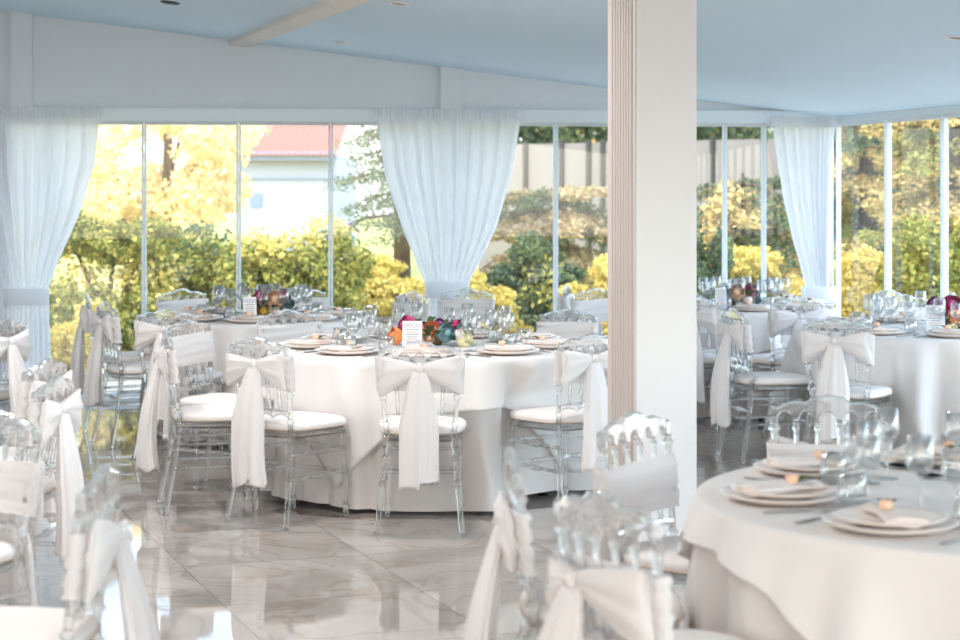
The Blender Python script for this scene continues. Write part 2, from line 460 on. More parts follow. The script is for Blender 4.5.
# corner curtain follows the bend of the two walls
cu0, cu1 = upx(768), u_right(842)
def pcorner(s):                                     # s in metres from the bend, negative on the back wall
    if s < -.25: return back(s, 0, 0)[:2], BN
    if s > .25: return right(s, 0, 0)[:2], RN
    w = (s + .25) / .5
    a = back(-.25, 0, 0); b = right(.25, 0, 0); c = back(0, 0, 0)
    q = [(1 - w) ** 2 * a[k] + 2 * w * (1 - w) * c[k] + w * w * b[k] for k in (0, 1)]
    nx = BN[0] * (1 - w) + RN[0] * w; ny = BN[1] * (1 - w) + RN[1] * w; L = hypot(nx, ny)
    return q, (nx / L, ny / L)
curtain(pcorner, [(zt - .05, cu0, .20), (1.80, cu0 + .05, .13), (1.5, cu0 + .10, .10), (1.2, cu0 + .17, .08), (1.0, cu0 + .23, .07), (.84, cu0 + .27, .06), (.76, cu0 + .27, .06), (.4, cu0 + .22, .08), (.02, cu0 + .2, .09)], 9,
        'white curtain filling the right-hand corner between the two glass walls', .78, 3, .09, .022)

# ------------------------------------------------------------------ the chair
def yb(z): return -.185 - .115 * (z - .45)
def beads(path_z, r, bz, rb=None, w=.010):
    """radii and z stations for a turned post"""
    st = sorted(set([round(z, 4) for z in path_z] + [round(b + d, 4) for b in bz for d in (-w, -w * .5, 0, w * .5, w)]))
    rb = rb or r * 1.55
    rad = []
    for z in st:
        q = min([abs(z - b) for b in bz] + [9])
        rad.append(r if q >= w * .95 else (rb if q < w * .6 else (r + rb) / 2))
    return st, rad
CHAIR_PARTS = []
def make_chair():
    root = thing('banquet_chair', 'x', 'chair')
    # crest rail: wavy top, five little arches beneath
    cp = [(0, .900), (.22, .893), (.42, .874), (.6, .877), (.76, .869), (.92, .856), (1.0, .858)]
    rows = []; N = 130
    for i in range(N + 1):
        x = -.192 + .384 * i / N; s = abs(x) / .192
        zt_ = smooth_interp(cp, s); uu = (x + .185) / .37
        fr = (uu * 5) % 1; fr = max(0, min(1, (fr - .13) / .74)); zb_ = .802 + .036 * sqrt(max(0, 1 - (2 * fr - 1) ** 2)) if 0 <= uu <= 1 else .802
        y = yb(.85) - .012 * (1 - s * s); t = .013
        rows.append([(x, y - t, zb_ + .006), (x, y - t, zt_ - .009), (x, y - t * .6, zt_ - .003), (x, y - t * .1, zt_), (x, y + t * .1, zt_), (x, y + t * .6, zt_ - .003), (x, y + t, zt_ - .009), (x, y + t, zb_ + .006), (x, y + t * .6, zb_ + .001), (x, y, zb_), (x, y - t * .6, zb_ + .001)])
    cr_ = MB().rings(rows, False).build('crest_rail', 'acrylic', root); cr_.data.materials.append(MATS['acrylic_edge'])
    for k_, p_ in enumerate(cr_.data.polygons): p_.material_index = 0 if k_ < 11 * N and k_ % 11 in (0, 6) else 1
    # back posts
    for sx in (-1, 1):
        zs, rad = beads([.45, .52, .6, .7, .8, .812], .0125, [.50, .63, .785])
        MB().tube([(sx * (.158 + .027 * (z - .45) / .35), yb(z), z) for z in zs], rad, 10).build('back_post', 'acrylic', root)
    # spindles
    for x in (-.111, -.037, .037, .111):
        zs, rad = beads([.548, .6, .7, .8, .815], .0085, [.60, .785], .0125)
        MB().tube([(x * (.93 + .07 * (z - .55) / .25), yb(z) - .012 * (1 - (x / .19) ** 2) * (z - .5) / .3, z) for z in zs], rad, 8).build('spindle', 'acrylic', root)
    # lower rail with arches
    rows = []
    for i in range(61):
        x = -.160 + .32 * i / 60; uu = i / 60
        b_ = .512 + .016 * abs(sin(3 * pi * uu)) ** .8; t_ = .548 + .01 * sin(pi * uu); y = yb(.53); t = .010
        rows.append([(x, y - t, b_ + .003), (x, y - t, t_ - .003), (x, y - t * .5, t_), (x, y + t * .5, t_), (x, y + t, t_ - .003), (x, y + t, b_ + .003), (x, y + t * .5, b_), (x, y - t * .5, b_)])
    MB().rings(rows).build('back_rail', 'acrylic', root)
    # seat frame and cushion
    def outline(e, n=48):
        r = []
        for i in range(n):
            a = 2 * pi * i / n; c, s_ = cos(a), sin(a); p = 3.6
            k = (abs(c) ** p + abs(s_) ** p) ** (-1 / p)
            y = (.205 + e) * k * s_; x = (.192 + e + .018 * y / .2) * k * c
            r.append((x, y + .005))
        return r
    def stack(levels):
        return [[(x, y, z) for x, y in outline(e)] for e, z in levels]
    MB().rings(stack([(-.008, .418), (.002, .422), (.003, .446), (-.006, .450)])).build('seat_frame', 'acrylic', root)
    c = MB(); rows = stack([(-.004, .450), (.008, .456), (.012, .470), (.009, .484), (-.008, .494), (-.05, .501), (-.12, .504)])
    c.rings(rows); cu = c.build('cushion', 'cushion', root)
    MB().rings(stack([(.010, .455), (.0145, .457), (.0145, .461), (.010, .463)])).build('piping', 'piping', cu)
    # legs
    for sx in (-1, 1):
        zs, rad = beads([0, .02, .1, .2, .3, .4, .43], .0135, [.055, .225, .34, .395], .0185, .012)
        rad[0] = .011
        MB().tube([(sx * (.172 + .006 * (1 - z / .43)), .172 + .012 * (1 - z / .43), z) for z in zs], rad, 10).build('leg', 'acrylic', root)
        zs, rad = beads([0, .02, .1, .2, .3, .4, .455], .0135, [.225, .34, .41], .0175, .012)
        MB().tube([(sx * (.158 + .042 * (1 - z / .455) ** 1.2), -.185 - .075 * (1 - z / .455) ** 1.3, z) for z in zs], rad, 10).build('leg', 'acrylic', root)
    # stretchers with a turned ring in the middle
    def stretch(p, q):
        pts = []; rad = []
        for t, r_ in ((0, .009), (.3, .009), (.42, .009), (.44, .014), (.46, .009), (.48, .009), (.5, .015), (.52, .009), (.54, .009), (.56, .014), (.58, .009), (.7, .009), (1, .009)):
            pts.append(tuple(p[k] + (q[k] - p[k]) * t for k in range(3))); rad.append(r_)
        MB().tube(pts, rad, 8).build('stretcher', 'acrylic', root)
    def fl(sx, z): return (sx * (.172 + .006 * (1 - z / .43)), .172 + .012 * (1 - z / .43), z)
    def rl(sx, z): return (sx * (.158 + .042 * (1 - z / .455) ** 1.2), -.185 - .075 * (1 - z / .455) ** 1.3, z)
    for sx in (-1, 1):
        for z in (.34, .225): stretch(fl(sx, z), rl(sx, z))
    for z in (.34, .225): stretch(fl(-1, z), fl(1, z))
    stretch(rl(-1, .30), rl(1, .30))
    return root
def make_sash(k):
    kx = (0, 0, 0, -.095, .085)[k]
    """sash meshes: band, bow, knot, tail"""
    rnd = random.Random(40 + k); ph = [rnd.uniform(0, 6.28) for _ in range(8)]
    # band: closed loop round the back, narrow behind where the knot pulls it together
    rows = []; NV = 14
    front = [(-.197 + .394 * i / 20, .018, 0) for i in range(21)]
    turn1 = [(.199 + .012 * sin(a), .018 * cos(a), 0) for a in (pi * .25, pi * .5, pi * .75)]
    rear = [(.197 - .394 * i / 24, -.020, 1) for i in range(25)]
    turn2 = [(-.199 - .012 * sin(a), -.018 * cos(a), 0) for a in (pi * .25, pi * .5, pi * .75)]
    loop = front + turn1 + rear + turn2
    for j in range(NV + 1):
        v = j / NV; r = []
        for x, y, isr in loop:
            s = min(1, abs(x - kx) / (.197 - kx * (1 if x > kx else -1))) if isr else min(1, abs(x) / .197)
            h = .165; zc = .735
            if isr:
                w = s ** .85; h = .05 + .115 * w; zc = .768 - .033 * w
            z = zc + (v - .5) * h + .006 * sin(9 * x + ph[0]) * (1 - isr)
            wr = .0035 * sin(22 * v + 6 * x * (1 if k != 1 else -1) + ph[1]) + .0025 * sin(37 * v - 10 * x + ph[2])
            yy = yb(z) + y + (wr if y > 0 else -wr) - (.012 * (1 - s * s) if isr else .008 * (1 - s * s))
            r.append((x * (.93 + .07 * (z - .55) / .25), yy, z))
        rows.append(r)
    band = MB().grid(rows, True)
    # bow: two flattened fans with radiating pleats
    bow = MB()
    for sd in (-1, 1):
        rows = []
        for i in range(13):
            t = i / 12; hh = .016 + (.074 + .008 * sin(ph[3] + sd)) * t ** .8; hd = .011 + .018 * sin(pi * min(1, t * .9)) * (1 if t < 1 else .7)
            if i == 12: hh *= .93; hd *= .35
            ln = .194 - sd * kx; cx = kx + sd * (.012 + (ln - .018 + .006 * sin(ph[4] + sd * 2)) * t); hh *= min(1.25, .4 + .6 * ln / .19); cz = .768 - (.042 + .012 * sin(ph[5] + sd)) * t
            r = []
            for q in range(36):
                a = 2 * pi * q / 36; f = 1 + .22 * t * sin(7 * a + ph[6]) + .10 * sin(13 * a + ph[7])
                z = cz + hh * sin(a) * (1 + .03 * sin(5 * a)); 
                r.append((cx + sd * .012 * sin(2 * a) * t, yb(z) - .042 + hd * cos(a) * f, z))
            rows.append(r)
        if sd < 0: rows = [list(reversed(r)) for r in rows]
        bow.rings(rows)
    knot = MB(); rows = []
    for i in range(9):
        t = i / 8; e = sin(pi * min(max(t, .06), .94)) ** .5; z = .742 + .052 * t
        rows.append([(kx + .022 * e * cos(2 * pi * q / 16), yb(z) - .048 + .024 * e * sin(2 * pi * q / 16) * (1 + .1 * sin(4 * q)), z) for q in range(16)])
    knot.rings(rows)
    # tail: pleated hanging panel, fuller towards the hem
    tail = MB()
    spread = (.092, .105, .085, .11, .12)[k]; sh = (.0, .03, -.03, -.03, .02)[k]; hem = (.22, .20, .24, .15, .12)[k]; swing = (.02, .05, .03, .05, .06)[k]
    rows = []; NQ = 56
    for i in range(25):
        t = i / 24; z = .755 + (hem - .755) * t
        wx = .036 + (spread - .036) * min(1, t * 2.2) ** .8 * (1 + .05 * sin(3 * t + ph[0])); wy = .014 + (.034) * t ** .7
        cx = kx + sh * t; cy = yb(.75) - .052 - swing * sin(pi * min(1, t * .75)) - .02 * t
        r = []
        for q in range(NQ):
            a = 2 * pi * q / NQ
            f = 1 + (.20 * sin(7 * a + ph[1]) + .12 * sin(12 * a + ph[2] + t)) * min(1, t * 2 + .2)
            z2 = z + (.012 * sin(3 * a + ph[3]) + (.05 if cos(a) > .1 else 0) * (1 if k == 0 else .3) if i == 24 else 0)
            r.append((cx + wx * cos(a) * (1 + .05 * sin(9 * a + ph[4])), cy + wy * sin(a) * f, z2))
        rows.append(r)
    tail.rings(rows)
    return [b.build(nm, 'sash').data for b, nm in ((band, 'sash'), (bow, 'bow'), (knot, 'knot'), (tail, 'tail'))]
sash_sets = []
for k in range(5):
    sash_sets.append(make_sash(k))
for o in list(bpy.data.objects):
    if o.data and o.type == 'MESH' and o.name.split('.')[0] in ('sash', 'bow', 'knot', 'tail') and not o.parent:
        bpy.data.objects.remove(o)
proto = make_chair()
refresh()
chair_count = 0
SEATS = []
def chair(px, d, face, label, group, low=0, var=0):
    global chair_count
    if chair_count == 0: c = proto
    else: c = dup(proto)
    chair_count += 1
    a = R(face)
    bx, by = at(px, d), d
    c.location = (bx + .21 * sin(a), by + .21 * cos(a), 0); c.rotation_euler = (0, 0, -a)
    SEATS.append((c.location.x, c.location.y, a))
    c['label'] = label; c['group'] = group
    ms = sash_sets[var]
    sa = link('sash', ms[0], c, (0, .115 * low, -low))
    for nm, me in zip(('bow', 'knot', 'tail'), ms[1:]): link(nm, me, sa)
    return c
G1 = 'clear banquet chairs around the main table'
G2 = 'clear banquet chairs around the far left table'
G3 = 'clear banquet chairs around the right-hand table'
G4 = 'clear banquet chairs around the nearest table'
G5 = 'clear banquet chairs around the far right table'
G7 = 'clear banquet chairs along the left edge'
chair(420, 8.88, 1, 'clear chair seen straight from behind at the middle of the main table', G1, 0, 0)
chair(263, 9.09, 38, 'clear chair with white bow turned half right at left front of the main table', G1, 0, 1)
chair(587, 9.36, -36, 'clear chair at the right front of the main table, touching the pillar in view', G1, 0, 2)
chair(172, 9.55, 76, 'clear side-on chair left of the main table with a long hanging tail', G1, 0, 1)
chair(191, 10.25, 118, 'clear chair just behind the side-on chair left of the main table', G1, -.005, 0)
chair(291, 11.15, 146, 'clear chair facing us across the rear left of the main table', G1, 0, 2)
chair(566, 11.25, -146, 'clear chair facing us across the rear right of the main table', G1, 0, 0)
chair(184, 13.5, 140, 'clear chair behind the far left table, its crest against the olive hedge', G2, 0, 1)
chair(168, 11.3, 14, 'clear chair seen from behind at the front of the far left table', G2, 0, 0)
chair(110, 11.95, 62, 'nearer of the two clear chairs left of the far left table, grey-shaded tail', G2, 0, 2)
chair(92, 12.75, 78, 'farther of the two clear chairs left of the far left table, beside the curtain', G2, 0, 0)
chair(299, 13.75, 176, 'clear chair behind the far left table, right of its flowers', G2, 0, 1)
chair(410, 13.15, -128, 'clear chair standing left of the middle curtain, facing us', G2, 0, 2)
chair(466, 13.6, -165, 'clear chair in front of the middle curtain, hardly visible against it', G2, 0, 0)
chair(838, 10.45, 28, 'clear chair with a neat white bow seen from behind at the right-hand table', G3, 0, 0)
chair(738, 11.3, 76, 'clear side-on chair with a long tail just right of the pillar', G3, 0, 1)
chair(905, 12.75, 176, 'clear chair facing us behind the right-hand table, left of its card', G3, 0, 2)
chair(694, 12.6, 30, 'clear chair half hidden by the right side of the pillar', G5, 0, 1)
chair(797, 12.45, -14, 'clear chair seen from behind in front of the corner curtain', G5, 0, 2)
chair(598, 13.6, 150, 'clear chair with a broad white band, half hidden by the pillar\'s left side', G5, 0, 0)
chair(570, 14.1, 100, 'clear side-on chair beyond the main table, left of the pillar', G5, 0, 1)
chair(886, 13.5, -110, 'clear chair by the right glass wall beyond the right-hand table', G5, 0, 2)
chair(640, 6.0, 128, 'clear chair in front of the pillar with a plain slanting white band', G4, .075, 1)
chair(613, 4.44, 57, 'blurred clear chair in the lower middle seen from behind, left of the nearest table', G4, .09, 3)
chair(522, 5.18, 88, 'clear chair seen edge-on in the lower middle with a draped bow', G4, .06, 1)
chair(829, 6.48, 187, 'clear chair facing us behind the plates of the nearest table', G4, .08, 2)
chair(-8, 6.05, 214, 'clear chair cut by the left edge with a plain band, facing us', G7, .075, 0)
chair(91, 4.85, -88, 'blurred clear chair in the lower left corner with a big bow', G7, .06, 4)
chair(48, 7.2, -82, 'nearer of two lined-up clear chairs near the left edge, long tail', G7, 0, 0)
chair(40, 7.95, -78, 'farther of two lined-up clear chairs near the left edge', G7, 0, 2)
chair(2, 10.4, -72, 'clear chair at the left edge in front of the left curtain', G7, 0, 1)

# ------------------------------------------------------------------ tables and cloths
def table(cx, cy, Rr, a_sq, rot, label, where, seed, overlay=True):
    rnd = random.Random(seed); ph = [rnd.uniform(0, 6.28) for _ in range(8)]
    t = thing('round_table', 'round banquet table under the cloths of ' + where, 'table', (cx, cy, 0), R(20))
    MB().lathe([(0, .70), (Rr - .05, .70), (Rr - .045, .742), (0, .742)], 48).build('tabletop', 'wood_leg', t)
    for k in range(4):
        a = pi / 4 + k * pi / 2; r_ = Rr - .22
        MB().tube([(r_ * cos(a), r_ * sin(a), 0.0), (r_ * cos(a), r_ * sin(a), .02), (r_ * .98 * cos(a), r_ * .98 * sin(a), .701)], [.03, .022, .022], 10).build('leg', 'dark_metal', t)
    Z0 = .752; NT = 288
    lim = []                                       # how far the cloth may hang out before it meets a chair
    for i in range(NT):
        a = 2 * pi * i / NT; best = 9
        for sx, sy, sa in SEATS:
            ox, oy = cx - sx, cy - sy
            if hypot(ox, oy) > 2.2: continue
            # into the chair's own axes (x to its right, y the way it faces)
            lx, ly = ox * cos(sa) - oy * sin(sa), ox * sin(sa) + oy * cos(sa)
            dx, dy = cos(a) * cos(sa) - sin(a) * sin(sa), cos(a) * sin(sa) + sin(a) * cos(sa)
            t0, t1 = 0, 9
            for o_, d_, lo, hi in ((lx, dx, -.215, .215), (ly, dy, -.27, .225)):
                if abs(d_) < 1e-6:
                    if not lo <= o_ <= hi: t0 = 99
                    continue
                p, q = sorted(((lo - o_) / d_, (hi - o_) / d_)); t0 = max(t0, p); t1 = min(t1, q)
            if t0 < t1: best = min(best, t0)
        lim.append(best)
    lim = [min(lim[(i + k) % NT] for k in range(-3, 4)) for i in range(NT)]
    lim = [sum(min(lim[(i + k) % NT], Rr + .16) for k in range(-4, 5)) / 9 for i in range(NT)]
    def hold(rr, i, z, gap):
        w = min(1, max(0, (.735 - z) / .20)); w = w * w * (3 - 2 * w)
        return min(rr, max(rr, lim[i]) * (1 - w) + (lim[i] - gap) * w) if lim[i] < Rr + .15 else rr
    def fold(a, tt, n0=16):
        f = sin(n0 * a + ph[0] + .8 * sin(2 * a + ph[1])) + .6 * sin((n0 + 8) * a + ph[2]) + .35 * sin((n0 * 2 + 3) * a + ph[3])
        f = f * .55; f = (1 + .5 * abs(f)) * f * 1.3
        return .052 * tt ** .6 * f + .08 * tt
    rows = [[(0, 0, Z0)] * NT]
    for rr in (.5, .85, .95): rows.append([(rr * Rr * cos(2 * pi * i / NT), rr * Rr * sin(2 * pi * i / NT), Z0) for i in range(NT)])
    for k in range(4):
        b = pi / 2 * k / 4; rows.append([((Rr - .012 + .012 * sin(b)) * cos(2 * pi * i / NT), (Rr - .012 + .012 * sin(b)) * sin(2 * pi * i / NT), Z0 - .012 + .012 * cos(b)) for i in range(NT)])
    for k in range(1, 25):
        tt = k / 24; r = []
        for i in range(NT):
            a = 2 * pi * i / NT; rr = Rr + fold(a, tt); z = Z0 - .012 - (Z0 - .012 - .03 - .012 * sin(3 * a + ph[4])) * tt
            rr = hold(rr, i, z, .03)
            r.append((rr * cos(a), rr * sin(a), z))
        rows.append(r)
    tag(MB().grid(rows, True).build('tablecloth', 'table_cloth', None, (cx, cy, 0)), 'floor-length white tablecloth on ' + where, 'tablecloth')
    if not overlay: return
    Z1 = Z0 + .006
    rows = [[(0, 0, Z1)] * NT]
    for rr in (.5, .85, .95): rows.append([(rr * Rr * cos(2 * pi * i / NT), rr * Rr * sin(2 * pi * i / NT), Z1) for i in range(NT)])
    for k in range(4):
        b = pi / 2 * k / 4; rows.append([((Rr - .012 + .020 * sin(b)) * cos(2 * pi * i / NT), (Rr - .012 + .020 * sin(b)) * sin(2 * pi * i / NT), Z1 - .014 + .014 * cos(b)) for i in range(NT)])
    full = Z0 - .012 - .03
    for k in range(1, 19):
        q = k / 18; r = []
        for i in range(NT):
            a = 2 * pi * i / NT; b = a - rot
            mxx = max(abs(cos(b)), abs(sin(b)))
            near = (1 / mxx - 1) / .414
            drop = (a_sq / (mxx ** .92) - Rr)
            drop = min(drop, .70) + .010 * sin(11 * a + ph[5])
            tt = max(0, drop * q) / full
            rr = Rr + fold(a, min(1, tt)) + .010 + .028 * q + .03 * q * near ** 2 + .012 * q * sin(26 * a + ph[6]) * (.5 + near)
            rr = hold(rr, i, Z1 - .014 - drop * q, .012)
            r.append((rr * cos(a), rr * sin(a), Z1 - .014 - drop * q))
        rows.append(r)
    rows.append([(x * .985, y * .985, z + .002) for x, y, z in rows[-1]]); rows.append([(x * .985, y * .985, z + .02) for x, y, z in rows[-2]])
    tag(MB().grid(rows, True).build('table_overlay', 'overlay', None, (cx, cy, 0)), 'square white top cloth draped over ' + where, 'tablecloth')
W1 = 'the main table'
W2 = 'the far left table'
W3 = 'the right-hand table'
W4 = 'the nearest table'
W5 = 'the far right table'
T1 = (-.27, 10.25, .88); T2 = (-1.45, 12.6, .74); T3 = (2.80, 11.52, .88); T4 = (1.5, 5.2, .90); T5 = (1.90, 13.72, .66)
table(*T1, 1.10, R(197), 'main', W1, 11)
table(*T2, .95, R(20), 'far left', W2, 12)
table(*T3, 1.25, R(195), 'right', W3, 13)
table(*T4, .975, R(190), 'near', W4, 14)
table(*T5, .90, R(10), 'far right', W5, 15)

# ------------------------------------------------------------------ place settings
TZ = .7585
def lm(b, nm, m):
    o = b.build(nm, m); me = o.data; bpy.data.objects.remove(o); return me
CH = lm(MB().lathe([(0, .004), (.09, .004), (.10, .001), (.11, .003), (.150, .012), (.166, .021), (.168, .023), (.166, .0245), (.150, .017), (.115, .010), (0, .009)], 48), 'charger_plate', 'porcelain')
DP = lm(MB().lathe([(0, .004), (.07, .003), (.075, .0), (.085, .003), (.120, .014), (.138, .021), (.140, .023), (.138, .0245), (.118, .018), (.085, .009), (0, .008)], 48), 'dinner_plate', 'porcelain_rim')
def napkin_mesh():
    m = MB(); rows = []
    for i in range(19):
        t = i / 18; x = -.115 + .23 * t; hw = .024 + .030 * abs(t - .36) / .64; hh = .009 + .006 * abs(t - .36)
        rows.append([(x + .006 * sin(3 * a), hw * cos(a) * (1 + .06 * sin(5 * a)), .012 + hh * sin(a) * (1 + .25 * sin(4 * a + 6 * t))) for a in [2 * pi * q / 24 for q in range(24)]])
    return lm(m.rings(rows), 'napkin', 'napkin')
NK = napkin_mesh()
def bloom(r, m=None, c=(0, 0, 0), n=5, layers=4):
    m = m or MB()
    for L in range(layers):
        f = 1 - .2 * L; cnt = n + 1 if L < layers - 1 else 4
        lift = .10 * L
        for k in range(cnt):
            a0 = 2 * pi * k / cnt + L * .62; rows = []
            for j in range(5):
                b = (-.75 + 1.55 * j / 4); row = []          # latitude up the petal
                out = 1 + (.16 * (j / 4) ** 3 if L < 2 else 0)
                for i in range(6):
                    w = (i / 5 - .5) * 2; wd = .62 * sqrt(max(.08, 1 - (max(0, j / 4 - .55) / .55) ** 2 * .8))
                    rad = r * f * cos(b * .82) * out * (1 + .06 * w * w); z = r * (f * sin(b) * .86 + lift) - r * .10 * w * w * (j / 4)
                    row.append((c[0] + rad * cos(a0 + w * wd), c[1] + rad * sin(a0 + w * wd), c[2] + z))
                rows.append(row)
            m.grid(rows)
    m.lathe([(0, -r * .7), (r * .5, -r * .45), (r * .52, r * .35), (r * .3, r * .62), (0, r * .68)], 12, c)
    return m
BUD = lm(bloom(.017, layers=3), 'rose_bud', 'peach')
def leafblade(m, p, d, L, w, up=.3):
    n = 6; rows = []
    px, py = -d[1], d[0]
    for i in range(n + 1):
        t = i / n; ww = w * sin(pi * min(.97, t * .9 + .08)); b = (p[0] + d[0] * L * t, p[1] + d[1] * L * t, p[2] + L * up * sin(pi * t * .7))
        rows.append([(b[0] - px * ww, b[1] - py * ww, b[2] + ww * .25), b, (b[0] + px * ww, b[1] + py * ww, b[2] + ww * .25)])
    m.grid(rows); return m
mm = MB()
for a in (.3, 1.0, -.5): leafblade(mm, (0, 0, 0), (cos(a), sin(a)), .05, .009)
SPR = lm(mm, 'leaf_sprig', 'green_leaf')
def goblet(h, rb, rt, bowl):
    zf = h - bowl
    out = [(0, .004), (.034, .002), (.036, .0005), (.036, .003), (.012, .007), (.0045, .014), (.004, zf * .6), (.005, zf - .01), (.010, zf), (rb * .7, zf + bowl * .08), (rb, zf + bowl * .32), (rb * 1.0, zf + bowl * .5), (rt, h), (rt - .0015, h + .001), (rb - .002, zf + bowl * .5), (rb - .003, zf + bowl * .32), (rb * .6, zf + bowl * .1), (0, zf + .006)]
    return lm(MB().lathe(out, 24), 'wine_glass', 'drinking_glass')
GOB = [goblet(.205, .037, .033, .105), goblet(.18, .034, .031, .09)]
TUM = lm(MB().lathe([(0, .002), (.026, .0), (.032, .004), (.040, .035), (.039, .06), (.035, .088), (.0335, .0885), (.037, .06), (.038, .036), (.030, .010), (0, .008)], 24), 'tumbler', 'drinking_glass')
KN = lm(MB().rings([[(x, w * cos(a), .003 + hh * sin(a)) for a in [2 * pi * q / 10 for q in range(10)]] for x, w, hh in ((-.11, .005, .003), (-.105, .007, .0035), (-.02, .006, .003), (.0, .005, .0025), (.03, .009, .0012), (.09, .010, .001), (.112, .003, .0008))]), 'knife', 'steel')
fk = MB().rings([[(x, w * cos(a), .003 + z + hh * sin(a)) for a in [2 * pi * q / 10 for q in range(10)]] for x, w, hh, z in ((-.10, .006, .002, 0), (-.09, .007, .002, 0), (.0, .004, .002, .002), (.04, .004, .0018, .006), (.052, .011, .0012, .003), (.065, .012, .001, .002))])
for k in range(4):
    y = -.0095 + k * .0063; fk.tube([(.062, y, .005), (.085, y, .004), (.105, y * .92, .008)], [.0019, .0018, .001], 6)
FK = lm(fk, 'fork', 'steel')
sp = MB().rings([[(x, w * cos(a), .004 + z + hh * sin(a)) for a in [2 * pi * q / 12 for q in range(12)]] for x, w, hh, z in ((-.10, .006, .002, 0), (-.02, .004, .002, .002), (.02, .004, .002, .006), (.035, .012, .004, .006), (.055, .021, .007, .007), (.075, .022, .008, .008), (.092, .014, .005, .008), (.099, .003, .002, .008))])
SPN = lm(sp, 'spoon', 'black_steel')

def prj(x, y, z): return 480 + F * x / y, HOR + F * (HC - z) / y
def item(nm, me, loc, rz, label, cat, group):
    o = link(nm, me, None, loc); o.rotation_euler = (0, 0, rz); return tag(o, label, cat, group)
SKIP = set()
def settings(T, angs, tname, where, full=True, rplate=.64, spread=1.0, only_glass=()):
    cx, cy, Rr = T
    rp = Rr - .235 if rplate is None else rplate
    for a_deg, pos in angs:
        a = R(a_deg); ux, uy = cos(a), sin(a); tx, ty = -uy, ux
        def P(r, s): return cx + ux * r + tx * s, cy + uy * r + ty * s
        x, y = P(rp, 0)
        ok = lambda x, y: -12 < prj(x, y, .8)[0] < 972
        seat = 'the %s seat of %s' % (pos, where)
        grp = ' of ' + where
        if a_deg not in only_glass and ok(x, y):
            item('charger_plate', CH, (x, y, TZ), 0, 'wide pale charger plate at ' + seat, 'plate', 'charger plates' + grp)
            item('dinner_plate', DP, (x, y, TZ + .0115), 0, 'white dinner plate on the charger at ' + seat, 'plate', 'dinner plates' + grp)
            n = item('napkin', NK, (x, y, TZ + .022), a + R(random.uniform(20, 70)), 'white napkin with a peach rosebud at ' + seat, 'napkin', 'napkins' + grp)
            bd = link('rose_bud', BUD, n, (-.03, 0, .034)); lf = link('leaf_sprig', SPR, n, (-.045, .008, .024)); lf.rotation_euler = (0, 0, 2.6)
            kx, ky = P(rp, -.205); item('knife', KN, (kx, ky, TZ), a + pi, 'table knife right of the plate at ' + seat, 'cutlery', 'knives' + grp)
            kx, ky = P(rp, .205); item('fork', FK, (kx, ky, TZ), a + pi, 'table fork left of the plate at ' + seat, 'cutlery', 'forks' + grp)
        gr = rp - .22
        for nm, me, r_, s_, what in (('wine_glass', GOB[0], gr, -.06, 'tall stemmed wine glass'), ('wine_glass', GOB[1], gr + .02, .045, 'shorter stemmed wine glass'), ('tumbler', TUM, gr + .045, -.15, 'rounded stemless tumbler')):
            if where == W1 and a_deg == 270: s_ -= .33; r_ += .02
            if nm == 'wine_glass' and me is GOB[1]: r_ -= .03
            if nm == 'tumbler': s_ = .125 - (.52 if where == W1 and a_deg == 270 else 0); r_ = gr + .07
            gx, gy = P(r_ + random.uniform(-.012, .012), s_ + random.uniform(-.01, .01))
            if ok(gx, gy): item(nm, me, (gx, gy, TZ), 0, what + ' at ' + seat, 'glass', ('wine glasses' if nm == 'wine_glass' else 'tumblers') + grp)
settings(T1, [(270, 'nearest'), (310, 'front right'), (350, 'right'), (30, 'rear right'), (70, 'rear'), (110, 'rear middle'), (150, 'rear left'), (190, 'left'), (230, 'front left')], 'main', W1)
settings(T4, [(140, 'rear left'), (184, 'left'), (225, 'front left'), (96, 'rear'), (50, 'rear right'), (270, 'front')], 'near', W4, rplate=.68, only_glass=(50, 270))
settings(T2, [(270, 'nearest'), (315, 'front right'), (0, 'right'), (45, 'rear right'), (90, 'rear'), (135, 'rear left'), (180, 'left'), (225, 'front left')], 'far left', W2, rplate=.52)
settings(T3, [(262, 'nearest'), (222, 'front left'), (182, 'left'), (142, 'rear left'), (102, 'rear'), (62, 'rear right'), (302, 'front right')], 'right', W3)
settings(T5, [(270, 'nearest'), (315, 'front right'), (0, 'right'), (45, 'rear right'), (90, 'rear'), (135, 'rear left'), (180, 'left'), (225, 'front left')], 'far right', W5, rplate=.50)
item('spoon', SPN, (at(922, 5.72), 5.72, TZ), R(165), 'dark shiny spoon, left of the two beside the glasses of the nearest table', 'cutlery', 'dark spoons')
item('spoon', SPN, (at(952, 5.52), 5.52, TZ), R(160), 'dark shiny spoon, right of the two at the right edge of the nearest table', 'cutlery', 'dark spoons')

# ------------------------------------------------------------------ flowers and cards
def bouquet(cx, cy, label, items, green=14, rad=.14, seed=0):
    rnd = random.Random(seed)
    t = thing('flower_arrangement', label, 'flowers', (cx, cy, TZ))
    MB().lathe([(0, .001), (.06, .001), (.075, .045), (.07, .05), (0, .048)], 24).build('pot', 'pot', t)
    g = MB(); b = MB()
    for k in range(green):
        a = rnd.uniform(0, 6.28); r0 = rnd.uniform(.02, rad * .75)
        leafblade(g if k % 3 else b, (r0 * cos(a), r0 * sin(a), .045 + rnd.uniform(0, .05)), (cos(a + rnd.uniform(-.5, .5)), sin(a + rnd.uniform(-.5, .5))), rnd.uniform(.06, .11), rnd.uniform(.014, .024), rnd.uniform(.0, .7))
    for x, y, z, r, m_, nm in items:
        g.tube([(x * .3, y * .3, .04), (x, y, z - r * .2)], .004, 6)
        hd = bloom(r).build(nm, m_, t, (x, y, z)); hd.rotation_euler = Vector((x * 1.1, min(y, 0) * 1.2 - .06, .07)).to_track_quat('Z', 'Y').to_euler()
    g.build('green_leaves', 'green_leaf', t); b.build('grey_leaves', 'blue_leaf', t)
    return t
